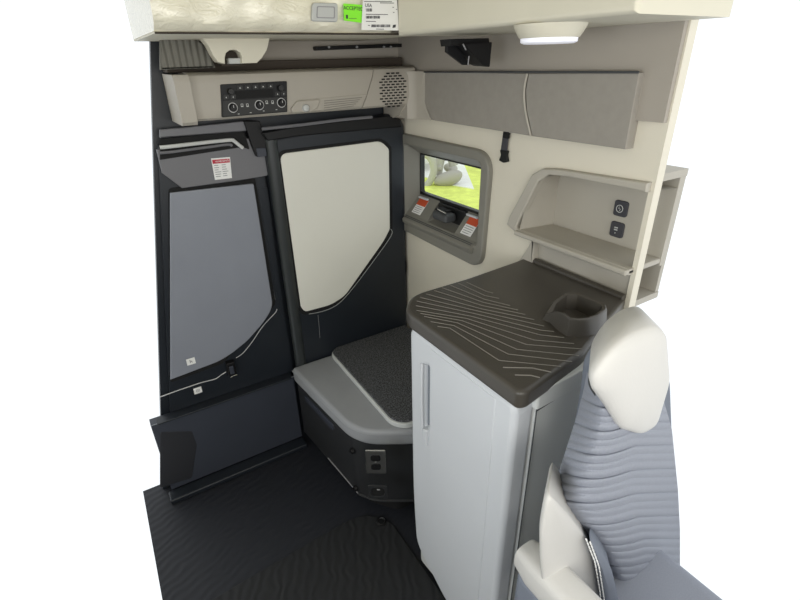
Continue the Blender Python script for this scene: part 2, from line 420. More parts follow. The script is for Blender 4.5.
tube('pale_edge_line', smooth_path([at(x, y, 'y', 1.858) for x, y in [(390.8,229), (391,236), (372,263), (349,293), (336,305.5), (322,311.5), (309,314)]], 4), .0011, 'gticon', tc_, 6)  # highlight along the insert's edge, drawn as a thin pale tube
tube('seam', [at(x, y, 'y', 1.866) for x, y in [(318,315), (319,326), (320,338)]], .0008, 'mark', tc_, 6)
plate('top_fascia', 'y', 1.855, rnd(P('y', 1.855, (262,133), (300,126), (388,116), (400,119), (402,127), (300,136), (268,141)), .004), .02, 'black', tc_, bevel=.004)
tube('top_strip', smooth_path([at(x, y, 'y', 1.845) for x, y in [(262,129), (300,125), (340,120), (372,117)]], 4), .006, 'header', tc_, 8)
keep(tc_)

# black cords in the corner
cb = tube('cord', smooth_path([at(x, y, 'x', 1.185) for x, y in [(401,228), (403,248), (404.5,262), (402,275), (403,288), (406,291)]], 5), .0035, 'rub')
tag(cb, 'upper black cord in the corner, ending in a small hook above the bench', 'cord')
cb = tube('cord', smooth_path([at(x, y, 'x', 1.183) for x, y in [(402,232), (405,255), (406,270), (404,282), (401,296), (404,305), (407,310)]], 5), .003, 'rub')
tag(cb, 'thinner black cord in the corner that reaches down to the bench', 'cord')

# ================================================================== OVERHEAD CONSOLE
oc = thing('overhead_console', 'long warm-grey overhead console across the back wall with radio and heater controls', 'console', (.7, 1.9, 1.583))
prof = [(1.93, 1.583), (1.765, 1.583), (1.752, 1.590), (1.746, 1.62), (1.748, 1.69), (1.757, 1.718), (1.772, 1.727), (1.93, 1.729)]
def extrude_x(bm, prof, x0, x1, mi=0, sk0=0, sk1=0, n=1):
    rings = []
    for k in range(n+1):
        t = k/n; rings.append([bm.verts.new((x0+(x1-x0)*t + (sk0*(1-t)+sk1*t)*(p[1]-1.65), p[0], p[1])) for p in prof])
    for A, B in zip(rings, rings[1:]):
        for i in range(len(prof)):
            j = (i+1) % len(prof); f = bm.faces.new((A[i], A[j], B[j], B[i])); f.material_index = mi
    bm.faces.new(rings[0]).material_index = mi; bm.faces.new(rings[-1][::-1]).material_index = mi
    return bm
bm = extrude_x(bmesh.new(), prof, .315, .949, sk1=.46)
bm_obj('housing', bm, 'console', oc)
bm = extrude_x(bmesh.new(), prof, .952, 1.17, sk0=.46)
# fillet running down from the console into the corner
plate_bm('x', 1.12, [rnd([(1.755, 1.59), (1.93, 1.59), (1.93, 1.50), (1.90, 1.515), (1.80, 1.545)], [0, 0, 0, .02, .05])], .075, into=bm)
bm_obj('speaker_housing', bm, 'console', oc)
prof2 = [(1.93, 1.575), (1.74, 1.575), (1.728, 1.585), (1.725, 1.70), (1.735, 1.722), (1.93, 1.724)]
bm_obj('end_cover', extrude_x(bmesh.new(), prof2, .265, .312), 'console', oc)
box('shade_strip', (.27, 1.84, 1.727), (1.165, 1.93, 1.758), 'brown', oc, .004)  # dark strip standing in for the shade at the back of the shelf
plate('corner_filler', 'z', 1.708, rnd([(1.128, 1.90), (1.128, 1.752), (1.152, 1.730), (1.1665, 1.672), (1.184, 1.64), (1.184, 1.90)], [0, .0, .04, .02, 0, 0]), .175, 'console', oc, bevel=.0)
# raised lower swage line with ribbed grip area
plate('lower_swage', 'y', 1.7435, rnd(P('y', 1.7435, (298,100), (368,94), (360,107), (292,113)), .006), .006, 'console', oc, bevel=.0025)
bm = bmesh.new()
for k in range(5):
    a = at(324, 101+2.3*k, 'y', 1.7425); b_ = at(362-2*k, 97.5+2.1*k, 'y', 1.7425)
    tube_bm(bm, [a, b_], .0012, 6)
bm_obj('ribs', bm, 'sur', oc)
# speaker grille: rows of short slots in a disc
c = at(393.5, 90, 'y', 1.744)
bm = bmesh.new(); R0 = .066
for r_ in range(13):
    zz = (r_-6)*.0099; half = math.sqrt(max(0, R0**2-zz**2)); off = (r_ % 2)*.0108
    for k in range(-5, 6):
        xx = k*.0216+off
        if abs(xx)+.003 < half:
            plate_bm('y', 1.7452, [rnd(rect(c.x+xx-.0076, c.x+xx+.0076, c.z+zz-.0025, c.z+zz+.0025), .0022, 2)], .002, into=bm)
g_ = bm_obj('speaker_grille', bm, 'matte', oc)
# reading lamp pod
rp = plate('reading_lamp', 'y', 1.738, rnd(P('y', 1.738, (297,101), (321,99), (318,108), (312,112), (293,113), (291,109)), .008), .016, 'console', oc, bevel=.004)
q = at(306, 108, 'y', 1.733)
bm = lathe_bm(bmesh.new(), [(.0001, -.006), (.010, -.004), (.013, .0), (.013, .01)], (q.x, 1.732, q.z), 'y', 20)
bm_obj('lens', bm, 'gticon', rp)
# control panel
cpn = plate('control_panel', 'y', 1.7425, rnd(P('y', 1.7425, (220.5,84.5), (287,81), (287.5,112), (222,117.5)), .004), .008, 'black', oc, bevel=.0015)
TLc, TRc, BRc, BLc = [Vector(q) for q in P('y', 1.7425, (220.5,84.5), (287,81), (287.5,112), (222,117.5))]
def G(a, b_): q = (TLc*(1-a)+TRc*a)*(1-b_) + (BLc*(1-a)+BRc*a)*b_; return q
def sub(name, a0, a1, b0, b1, m_, d=.003, r_=.002):
    p_ = [tuple(G(a0, b0)), tuple(G(a1, b0)), tuple(G(a1, b1)), tuple(G(a0, b1))]
    return plate(name, 'y', 1.7425-d, rnd(p_, r_, 3), d, m_, cpn, bevel=min(.0006, d/3))
sub('display', .2, .78, .22, .47, 'matte', .001)
sub('lower_face', .02, .985, .50, .97, 'face', .0015)
for k in range(5):
    sub('button', .235+k*.115, .315+k*.115, .06, .2, 'face')
for a0 in (.03, .13, .80, .90): sub('button', a0, a0+.08, .32, .46, 'face')
for a, b_ in ((.13, .22), (.88, .20)):
    q = G(a, b_); bm_obj('knob', lathe_bm(bmesh.new(), [(.0001, -.016), (.008, -.016), (.0095, -.012), (.010, .0)], (q.x, 1.7425, q.y), 'y', 20), 'face', cpn)
for a, b_ in ((.16, .72), (.555, .70), (.90, .68)):
    q = G(a, b_)
    bm_obj('dial', lathe_bm(bmesh.new(), [(.0001, -.012), (.010, -.012), (.012, -.009), (.0125, 0)], (q.x, 1.741, q.y), 'y', 24), 'black', cpn)
    bm = tube_bm(bmesh.new(), [(q.x+.0145*math.cos(t), 1.7395, q.y+.0145*math.sin(t)) for t in [k*math.pi/12 for k in range(24)]], .0013, 6, False, True)
    tube_bm(bm, [(q.x, 1.728, q.y), (q.x, 1.728, q.y+.008)], .001, 6)
    bm_obj('dial_ring', bm, 'lgrey', cpn)
def icon(loops): bm_obj('icon', plate_bm('y', 1.7392, loops, .0008), 'gticon', cpn)
for a, b_ in ((.295, .67), (.375, .68), (.67, .63), (.76, .64)):
    q = G(a, b_)
    icon([rnd(rect(q.x-.004, q.x+.004, q.y-.005, q.y+.005), .001, 2), rnd(rect(q.x-.0028, q.x+.0028, q.y-.0015, q.y+.0035), .0008, 2)])
for k in range(5):
    q = G(.275+k*.115, .13); icon([[(q.x-.003, q.y-.002), (q.x+.003, q.y-.002), (q.x, q.y+.0025)]])
for a in (.07, .17, .84, .94):
    q = G(a, .39); icon([[(q.x-.002, q.y-.0025), (q.x+.002, q.y-.0025), (q.x, q.y+.0025)]])
for a, b_ in ((.24, .93), (.42, .92), (.62, .90), (.82, .89)):
    q = G(a, b_); icon([rect(q.x-.003, q.x+.003, q.y-.001, q.y+.001)])
keep(oc)

# back of the open shelf above the console
struct(box('trim_1', (.30, 1.905, 1.73), (1.2, 1.925, 2.05), 'recess'))
rl = thing('black_rail', 'thin black rail with small fixings, mounted above the console shelf', 'rail', tuple(at(360, 47, 'y', 1.86)))
p_ = P('y', 1.88, (315,46.5), (404,43.5), (404,47), (316,50.5))
plate('rail', 'y', 1.875, rnd(p_, .003), .03, 'black', rl, bevel=.0015)
for x in (329, 357, 384, 391): bm_obj('screw', lathe_bm(bmesh.new(), [(.004, -.003), (.005, .002)], at(x, 47, 'y', 1.873), 'y', 10), 'mark', rl)
keep(rl)

# ================================================================== UPPER BUNK and what hangs from it
ub = thing('upper_bunk', 'cream upper bunk wrapped in creased clear plastic, along the top of the back wall', 'bunk bed', (.6, 1.6, 1.81))
YB1 = 1.40
x1 = at(404, 20, 'y', YB1).x
bm = bmesh.new()
nx, nz = 60, 16
grid = []
for j in range(nz+1):
    row = []
    for i in range(nx+1):
        u = i/nx; t = j/nz
        x = .20 + (x1-.20)*u; z = 1.824 + .23*t
        y = YB1 + .004*math.sin(x*23+z*40) + .003*math.sin(x*61-z*33)
        if t < .12: y += .03*(1-t/.12)**2
        if u > .93: y += .06*((u-.93)/.07)**2
        row.append(bm.verts.new((x, y, z)))
    grid.append(row)
for j in range(nz):
    for i in range(nx): bm.faces.new((grid[j][i], grid[j][i+1], grid[j+1][i+1], grid[j+1][i]))
# underside and ends
bk = [bm.verts.new((v.co.x, 1.9, 1.824)) for v in grid[0]]
for i in range(nx): bm.faces.new((grid[0][i], bk[i], bk[i+1], grid[0][i+1]))
bt = [bm.verts.new((x1, 1.9, v[-1].co.z)) for v in grid]
for j in range(nz): bm.faces.new((grid[j][-1], grid[j+1][-1], bt[j+1], bt[j]))
bt2 = [bm.verts.new((.20, 1.9, v[-1].co.z)) for v in grid]
for j in range(nz): bm.faces.new((grid[j][0], bt2[j], bt2[j+1], grid[j+1][0]))
bm_obj('wrapped_front', bm, 'wrap', ub)
box('base_board', (.20, 1.43, 1.819), (1.0, 1.9, 1.824), 'cream', ub, .002)
tube('edge_welt', [(.20, 1.425, 1.820), (1.0, 1.425, 1.820)], .0025, 'brown', ub)
# grey pull plate
yy = 1.388
pp = plate('pull_plate', 'y', yy, rnd(P('y', yy, (313,2.5), (338,3), (338,22), (312,21)), .008), .012, 'gticon', ub, bevel=.003)
a_ = rnd(P('y', yy-.001, (317,6), (335,6.5), (335,18.5), (316.5,18)), .004); b2_ = rnd(P('y', yy-.001, (318,7), (334,7.5), (334,17.5), (317.5,17)), .003)
plate('pull_outline', 'y', yy-.001, [a_, b2_], .002, 'mark', pp)
keep(ub)
for g in pp.children: pass
gs = plate('green_sticker', 'y', 1.386, P('y', 1.386, (343.5,3.5), (363,5), (362.5,23), (344,20.5)), .001, 'green')
tag(gs, 'bright green sticker reading ACCEPTED on the wrapped bunk front', 'sticker')
q = at(353.5, 8.5, 'y', 1.385); text('lettering', 'ACCEPTED', .0125, 'y', 1.3852, q.x, q.z, 'ink', gs, rot=-.03)
bm = bmesh.new()
q = at(347, 16.5, 'y', 1.3852)
plate_bm('y', 1.3852, [rect(q.x-.003, q.x+.003, q.z-.005, q.z+.004)], .0003, into=bm)
plate_bm('y', 1.3852, [rect(q.x+.006, q.x+.03, q.z-.005, q.z-.004)], .0003, into=bm)
bm_obj('written_marks', bm, 'ink', gs)
wlb = plate('shipping_label', 'y', 1.382, P('y', 1.382, (363,-3), (397,-1), (399,30.5), (361.5,30)), .001, 'paper')
tag(wlb, 'white printed shipping label with barcodes at the right end of the bunk', 'label')
q = at(368.5, 5.5, 'y', 1.381); text('lettering', 'USA', .012, 'y', 1.3812, q.x, q.z, 'ink', wlb)
bm = bmesh.new()
def bars(x0, x1_, y0, y1, step):
    x = x0
    while x < x1_:
        w_ = random.choice((.4, .7))*step
        plate_bm('y', 1.3812, [P('y', 1.3812, (x, y0), (x+w_, y0), (x+w_, y1), (x, y1))], .0003, into=bm); x += step
bars(366, 372, 8.5, 11.5, .8); bars(366, 380, 15.8, 18.6, .8); bars(371.5, 390, 24.5, 27.2, .8)
for x0, x1_, y in ((364, 392, 1.2), (380, 394, 2.6), (366, 388, 14), (366, 376, 21), (368, 370, 25), (376, 384, 28.7), (392.5, 394, 7), (396, 397, 9), (393, 394.5, 12)):
    plate_bm('y', 1.3812, [P('y', 1.3812, (x0, y), (x1_, y+.2), (x1_, y+.8), (x0, y+.6))], .0003, into=bm)
plate_bm('y', 1.3812, [P('y', 1.3812, (393, 25), (396, 24.5), (395.5, 27.5), (392.5, 28))], .0003, into=bm)
bm_obj('print', bm, 'ink', wlb)

# pale bracket that carries the bunk, with its round notch
bb = thing('bunk_support_bracket', 'pale cream bunk bracket with a dark round notch, hanging above the console', 'bracket', tuple(at(235, 64, 'y', 1.7)))
yb = 1.70
hole = [(225,64), (225,57), (226,53), (230,50), (236,50), (240,52.5), (242,57), (242,63.5)]
outl = [(160,33), (271,33), (267,50), (262,58), (257,63)] + hole[::-1] + [(218,62), (213,55), (208,45), (203,39), (196,36.5), (160,36.5)]
plate('bracket', 'y', yb, P('y', yb, *outl), .05, 'cream', bb, bevel=.002)
plate('notch_lining', 'y', yb+.045, rnd(P('y', yb+.045, (222,48), (244,48), (244,66), (222,66)), .004), .012, 'brown', bb)
box('knuckle', tuple(at(229, 64, 'y', yb+.02)-Vector((0, 0, 0))), tuple(at(240, 58, 'y', yb+.045)+Vector((0, .0, 0))), 'gticon', bb, .003)
keep(bb)
qp = plate('quilted_pad', 'y', 1.79, rnd(P('y', 1.79, (160,38), (194,38), (204,44), (211,56), (216,68), (160,70)), .004), .02, 'quilt', bevel=.006)
tag(qp, 'grey quilted pad with diagonal stitching at the far left above the console', 'pad')

# side header above the lockers
sh = plate('side_header', 'x', .86, [(.60, 1.813), (1.385, 1.813), (1.385, 2.05), (.60, 2.05)], .32, 'cream', bevel=.012)
sh.name = 'side_header'; tag(sh, 'smooth cream overhead moulding on the right, carrying the dome lamp', 'moulding')
LX = at(549, 45, 'z', 1.778)
dl = thing('dome_lamp', 'round pale ceiling lamp with a white lens above the grey lockers', 'lamp', (0, 0, 0))
dc = at(549, 38, 'x', .935); dc.z = 1.80
bm = lathe_bm(bmesh.new(), [(.080, .013), (.079, .008), (.072, -.004), (.066, -.013), (.063, -.014)], dc, 'z', 40)
bm_obj('housing', bm, 'cream', dl)
bm = lathe_bm(bmesh.new(), [(.063, -.012), (.062, -.022), (.055, -.025), (.0001, -.026)], dc, 'z', 40)
bm_obj('lens', bm, 'lens', dl)
# black mounting bracket
mb = thing('mounting_bracket', 'black wedge-shaped bracket hanging beside the dome lamp, under the overhead moulding', 'bracket', (0, 0, 0))
bm = bmesh.new()
F = [at(x, y, 'y', 1.22) for x, y in [(463,44), (492,42), (490,67), (484,66)]]
B_ = [at(x, y, 'y', 1.30) for x, y in [(449,46), (486,43), (474,66), (469,64)]]
vf = [bm.verts.new(p) for p in F]; vb = [bm.verts.new(p) for p in B_]
for i in range(4): bm.faces.new((vf[i], vf[(i+1) % 4], vb[(i+1) % 4], vb[i]))
bm.faces.new(vf); bm.faces.new(vb[::-1])
bmesh.ops.recalc_face_normals(bm, faces=bm.faces)
bmesh.ops.bevel(bm, geom=list(bm.edges), offset=.0015, segments=2, affect='EDGES')
bm_obj('wedge', bm, 'black', mb)
bm = bmesh.new()
plate_bm('y', 1.27, [rnd(P('y', 1.27, (447,43), (456,42), (470,65), (464,65), (447,52)), .002)], .012, .002, into=bm)
bm_obj('side_plate', bm, 'black', mb)
plate('top_flange', 'y', 1.24, P('y', 1.24, (450,39), (489,38), (490,44), (451,46)), .05, 'black', mb, bevel=.002)
tube('bolt', [at(463, 44, 'y', 1.218), at(466, 50, 'y', 1.218)], .0018, 'mark', mb, 6)
tube('bolt', [at(469, 56, 'y', 1.215), at(468, 65, 'y', 1.215)], .0018, 'mark', mb, 6)

# ================================================================== SIDE LOCKERS
lk_edge = P('x', 1.165, (424.5,71.5), (422.5,90), (424,103), (431,120))
lk_mid = P('x', 1.165, (527.5,73.5), (524.5,90), (525.5,110), (531,136))
YL = .775
def offs(p, d): return [(a+d, b_) for a, b_ in p]
l1 = plate('overhead_locker', 'x', 1.165, offs(lk_edge, -.004) + offs(lk_mid, .004)[::-1], .035, 'locker', bevel=.003)
tag(l1, 'grey overhead locker front, the one nearer the speaker corner', 'locker', 'overhead lockers on the side wall')
l2 = plate('overhead_locker', 'x', 1.165, offs(lk_mid, -.004) + [(YL, 1.531), (YL, 1.709)], .035, 'locker', bevel=.003)
tag(l2, 'grey overhead locker front, the one cut by the right edge', 'locker', 'overhead lockers on the side wall')
for pr, nm in ((lk_edge, l1), (lk_mid, l2)):
    pts = smooth_path([(1.164, a, b_) for a, b_ in pr], 5); tube('pale_edge_line', pts, .0035, 'nich', nm)
tube('top_seam', [(1.163, YL, 1.711), (1.163, lk_mid[0][0], 1.709)], .003, 'pipe', l2)
tube('top_seam', [(1.163, lk_mid[0][0], 1.709), (1.163, lk_edge[0][0], 1.705)], .003, 'pipe', l1)
struct(box('trim_2', (1.185, .70, 1.60), (1.199, 1.93, 1.86), 'recess'))

# strap with buckle
bs = thing('buckle_strap', 'short black webbing strap with a plastic buckle, hanging below the lockers', 'strap', tuple(at(503, 134, 'x', 1.19)))
plate('webbing', 'x', 1.19, rnd(P('x', 1.19, (503.3,131), (508.5,132.5), (506.5,152), (500.5,151)), .002), .004, 'ink', bs, bevel=.001)
plate('buckle', 'x', 1.186, rnd(P('x', 1.186, (499.5,150), (507,151), (506,155), (507,162), (503,163), (498.5,160.5), (500.5,155)), .003), .012, 'matte', bs, bevel=.003)
plate('slider', 'x', 1.187, rnd(P('x', 1.187, (503,132), (508.8,133.5), (508,139), (502.7,138)), .002), .008, 'matte', bs, bevel=.002)
keep(bs)

# ================================================================== WINDOW
fr_o = rnd([(1.325, 1.025), (1.30, 1.15), (1.305, 1.405), (1.35, 1.452), (1.90, 1.462), (1.90, 1.012), (1.39, 1.008)], [.06, .03, .07, .03, .02, .02, .02])
fr_o = rnd([(1.315, 1.003), (1.297, 1.452), (1.90, 1.458), (1.90, 1.012)], [.07, .09, .03, .01], 10)
op_o = rnd([(1.345, 1.092), (1.345, 1.415), (1.872, 1.415), (1.872, 1.092)], [.015, .03, .02, .01])
w1 = struct(plate('window_1', 'x', 1.178, [fr_o, op_o], .03, 'sur', bevel=.006))
# reveal: top, far jamb, near jamb and sloping sill down to the ledge
def quad(bm, *ps): bm.faces.new([bm.verts.new(p) for p in ps])
bm = bmesh.new(); GX = 1.268
y0, y1, z0, z1 = 1.428, 1.858, 1.188, 1.366
Y0, Y1, Z0, Z1 = 1.345, 1.872, 1.092, 1.415
quad(bm, (1.19, Y0, Z1), (1.19, Y1, Z1), (GX, y1, z1), (GX, y0, z1))
quad(bm, (1.19, Y1, Z1), (1.19, Y1, Z0), (GX, y1, z0), (GX, y1, z1))
quad(bm, (1.19, Y0, Z0), (1.19, Y0, Z1), (GX, y0, z1), (GX, y0, z0))
ysl = [1.872, 1.725, 1.69, 1.55, 1.52, 1.395]
quad(bm, (1.185, Y1, Z0), (1.185, 1.70, Z0), (GX, 1.70, z0), (GX, y1, z0))
quad(bm, (1.185, 1.50, Z0), (1.185, Y0, Z0), (GX, y0, z0), (GX, 1.50, z0))
# latch pocket, deeper than the rest of the sill
quad(bm, (1.185, 1.70, Z0), (1.185, 1.50, Z0), (GX, 1.50, Z0+.02), (GX, 1.70, Z0+.02))
quad(bm, (1.185, 1.70, Z0), (GX, 1.70, Z0+.02), (GX, 1.70, z0))
quad(bm, (1.185, 1.50, Z0), (GX, 1.50, z0), (GX, 1.50, Z0+.02))
rv = bm_obj('reveal', bm, 'sur', w1, smooth=False)
gf = plate('window_frame', 'x', 1.262, [rnd(rect(y0-.03, y1+.03, z0-.06, z1+.03), .012), rnd(rect(y0+.002, y1-.004, z0+.004, z1-.003), .012)], .025, 'rub', w1, bevel=.002)
plate('glass', 'x', 1.276, [rect(y0, y1, z0, z1)], .004, 'glass', w1)
plate('catch_plate', 'x', 1.245, rnd(rect(1.50, 1.69, z0-.075, z0-.01), .006), .012, 'rub', w1, bevel=.002)
# latch knob with chrome top
q = Vector((1.215, 1.605, 1.148))
bm = bmesh.new(); box_bm(bm, (1.185, 1.555, 1.125), (1.245, 1.655, 1.162), .012, 4)
lh = bm_obj('latch_handle', bm, 'pipe', w1)
bm = bmesh.new(); box_bm(bm, (1.20, 1.585, 1.162), (1.24, 1.65, 1.170), .003, 2)
bm_obj('latch_slot', bm, 'matte', lh)
tube('latch_edge', [(1.198, 1.57, 1.166), (1.204, 1.64, 1.168)], .003, 'chrome', lh)
for a in ((1.80, 1.85), (1.45, 1.50)):
    box('clip', (1.24, a[0]-.03, z0-.018), (1.252, a[1]-.01, z0-.010), 'cabw', w1, .002)
# ledge with a fine double groove
bm = bmesh.new()
ledge = [(1.162, 1.066), (1.160, 1.078), (1.164, 1.084), (1.188, 1.100), (1.188, 1.058), (1.17, 1.056)]
ends = [[bm.verts.new((a+ (0 if k == 0 else 0), yv, b_)) for a, b_ in ledge] for k, yv in enumerate((1.36, 1.862))]
for i in range(len(ledge)): bm.faces.new((ends[0][i], ends[0][(i+1) % 6], ends[1][(i+1) % 6], ends[1][i]))
bm.faces.new(ends[0]); bm.faces.new(ends[1][::-1])
bmesh.ops.recalc_face_normals(bm, faces=bm.faces)
bmesh.ops.bevel(bm, geom=[e for e in bm.edges if abs(e.verts[0].co.y-e.verts[1].co.y) < .01], offset=.004, segments=2, affect='EDGES')
bm_obj('ledge', bm, 'sur', w1)
tube('groove', [(1.171, 1.37, 1.0905), (1.171, 1.855, 1.0905)], .0015, 'pipe', w1, 6)
tube('groove', [(1.178, 1.37, 1.0945), (1.178, 1.855, 1.0945)], .0015, 'pipe', w1, 6)
# two stickers on the sloping sill
def sill_pt(yv, t): return Vector((1.185+(GX-1.185)*t, yv, Z0+(z0-Z0)*t)) + Vector((-.0015, 0, .0013))
def sill_label(y_a, y_b, t0, t1, lab, far):
    bm = bmesh.new(); quad(bm, sill_pt(y_a, t0), sill_pt(y_b, t0), sill_pt(y_b, t1), sill_pt(y_a, t1))
    r = bmesh.ops.extrude_face_region(bm, geom=bm.faces[:]); 
    for v in [g for g in r['geom'] if isinstance(g, bmesh.types.BMVert)]: v.co += Vector((-.0006, 0, .0005))
    o = bm_obj('warning_sticker', bm, 'paper', None, False); tag(o, lab, 'sticker')
    bm = bmesh.new(); e = Vector((-.0010, 0, .0009)); tm = t0+(t1-t0)*.56
    quad(bm, sill_pt(y_a, tm)+e, sill_pt(y_b, tm)+e, sill_pt(y_b, t1)+e, sill_pt(y_a, t1)+e)
    bm_obj('band', bm, 'orange', o, False)
    bm = bmesh.new(); e = Vector((-.0010, 0, .0009))
    for k in range(4):
        ta = t0+(t1-t0)*(.08+.12*k); tb = ta+(t1-t0)*.035; s_ = (y_a-y_b)
        quad(bm, sill_pt(y_a-s_*.1, ta)+e, sill_pt(y_b+s_*random.uniform(.1, .4), ta)+e, sill_pt(y_b+s_*.1, tb)+e, sill_pt(y_a-s_*.1, tb)+e)
    bm_obj('text_lines', bm, 'mark', o, False)
sill_label(1.835, 1.765, .18, .78, 'small orange and white warning sticker at the far end of the window sill', True)
sill_label(1.47, 1.405, .16, .80, 'small orange and white warning sticker at the near end of the window sill', False)

# ================================================================== OUTSIDE, seen through the window
struct(box('ground', (5.0, 7.0, -1.16), (13, 19, -1.12), 'grass'))
bm = bmesh.new()
pp_ = P('z', -1.11, (424,100), (458,150), (474,189), (446,184), (422,176), (405,185), (400,120))
plate_bm('z', -1.10, [pp_], .02, into=bm)
struct(bm_obj('path', bm, 'pave'))
vh = thing('parked_vehicle', 'pale parked vehicle with a grey hose loop and mudguard, seen overexposed through the side window', 'vehicle', tuple(at(434, 185, 'z', -1.1)))
o_ = at(432, 184, 'z', -1.09); D = (o_-CP).length
rt = Vector((RV.x, RV.y, 0)).normalized(); fw = Vector((rt.y*-1, rt.x, 0))
sc = D/FPX
def vp(a, b_, d=0): return o_ + rt*(a*sc) + Vector((0, 0, b_*sc*1.08)) + fw*d
bm = bmesh.new(); tube_bm(bm, smooth_path([vp(-9, 26), vp(-4, 25), vp(0, 20), vp(1.5, 12), vp(-1, 4), vp(-6, -2)], 5), .09, 8)
bm_obj('hose', bm, 'tyre', vh)
bm = bmesh.new(); tube_bm(bm, smooth_path([vp(2, 2), vp(8, 3), vp(17, 4.5), vp(24, 8), vp(26, 11)], 4), [.06+.13*math.sin(k/16*math.pi) for k in range(17)], 12)
bm_obj('mudguard', bm, 'shade', vh)
def pod(name, cx, cz, rx, rz, dep, m_):
    bm = bmesh.new(); n_ = 20; R_ = []
    for k in range(7):
        t = -1+2*k/6; e = math.sqrt(max(.02, 1-t*t*.9))
        R_.append([bm.verts.new(vp(cx+rx*e*math.cos(a), cz+rz*e*math.sin(a), dep+t*.5)) for a in [2*math.pi*q/n_ for q in range(n_)]])
    for A, B in zip(R_, R_[1:]):
        for q in range(n_): bm.faces.new((A[q], A[(q+1) % n_], B[(q+1) % n_], B[q]))
    bm.faces.new(R_[0]); bm.faces.new(R_[-1][::-1]); bm_obj(name, bm, m_, vh)
pod('tank', 8, 13, 4, 5, .6, 'tyre')
pod('cowl', 14, 20, 4, 4, .8, 'truck')
pod('wheel', 21, 7.5, 7, 2.8, .9, 'shade')
bm = bmesh.new(); tube_bm(bm, smooth_path([vp(6, 6, .3), vp(8, 18, .3), vp(12, 25, .3), vp(18, 24, .3), vp(22, 14, .3)], 4), .12, 8); bm_obj('frame_tube', bm, 'tyre', vh)
bm = bmesh.new()
v8 = []
for d in (1.6, 3.2):
    for a, b_ in ((-25, 4), (8, 8), (20, 14), (24, 40), (-25, 50)): v8.append(bm.verts.new(vp(a, b_, d)))
bm.faces.new(v8[:5]); bm.faces.new(v8[5:][::-1])
for i in range(5): bm.faces.new((v8[i], v8[(i+1) % 5], v8[5+(i+1) % 5], v8[5+i]))
bmesh.ops.recalc_face_normals(bm, faces=bm.faces)
bmesh.ops.bevel(bm, geom=list(bm.edges), offset=.1, segments=3, affect='EDGES')
bm_obj('body', bm, 'truck', vh)
keep(vh)

# ================================================================== WALL SHELF (niche moulding)
ws = thing('wall_shelf', 'beige-grey moulded shelf recessed in the side wall above the counter, with two switches', 'shelf', (1.2, .9, 1.09))
YE = YA+.01
out_l = [(YE, 1.10)] + P('x', 1.188, (517,266), (528,251), (534,238), (532,235), (516,231), (508,224), (511,217), (523,194), (534,174), (544,168.5), (560,169)) + [(YE, 1.452)]
inn_u = [(YE+.0, NZ0+.0)] 
NF = P('x', 1.188, (519,226), (525,211), (540,181), (551,174.5), (570,176.5))
hole_u = rnd([(YE-.02, 1.216)] + [(1.135, 1.216)] + NF[1:] + [(YE-.02, 1.432)], [0, .008, .01, .02, .02, 0, 0])
hole_l = rnd([(YE-.02, 1.10)] + [(1.055, 1.10), (1.055, 1.195), (YE-.02, 1.195)], [0, .02, .02, 0])
# rim: one C-shaped band around both recesses
rim = rnd([(YE, 1.432)] + NF[::-1][:-1] + [(1.145, 1.222), (1.135, 1.216), (YE, 1.216), (YE, 1.198), (1.06, 1.198), (1.052, 1.10)] +
          P('x', 1.188, (517,265), (527,251), (534,239), (531,235), (516,231), (508.5,224), (511,216), (523,194), (534,174), (544,168.5), (560,169)) + [(YE, 1.455)], 0)
plate('rim', 'x', 1.178, rim, .03, 'nich', ws, bevel=.005)
NB = 1.33
# recess: back, top, far end; shelf board; lower recess
box('back', (NB, YE, 1.19), (NB+.012, 1.165, 1.45), 'nich', ws, .001)
bm = bmesh.new()
pf = [(1.19, p[0]) for p in NF]
ptsF = rnd([(1.135, 1.200)] + NF[1:] + [(YE, 1.432)], [0, 0, .02, .04, .03, 0])
ptsB = rnd([(1.112, 1.200), (1.114, 1.30), (1.112, 1.38), (1.09, 1.412), (1.04, 1.421), (YE, 1.421)], [0, 0, .02, .04, .03, 0])
for k in range(len(ptsF)-1):
    a, b_, c_, d_ = ptsF[k], ptsF[k+1], ptsB[k+1], ptsB[k]
    quad(bm, (1.184, a[0], a[1]), (1.184, b_[0], b_[1]), (NB, c_[0], c_[1]), (NB, d_[0], d_[1]))
bmesh.ops.remove_doubles(bm, verts=bm.verts, dist=1e-4)
bm_obj('recess_lining', bm, 'nich', ws)
box('shelf_board', (1.165, YE, 1.198), (NB, 1.14, 1.2145), 'nich', ws, .005)
box('lower_back', (1.206, YE, 1.085), (1.218, 1.08, 1.20), 'nich', ws, .002)
bm = bmesh.new()
box_bm(bm, (NB+.014, YE+.002, 1.101), (NB+.03, 1.184, 1.449)); box_bm(bm, (1.231, 1.185, 1.101), (NB+.03, 1.20, 1.449))
box_bm(bm, (1.231, YE, 1.45), (NB+.03, 1.20, 1.47)); box_bm(bm, (1.231, YE, 1.08), (NB+.03, 1.20, 1.10))
bm_obj('outer_shell', bm, 'nich', ws)
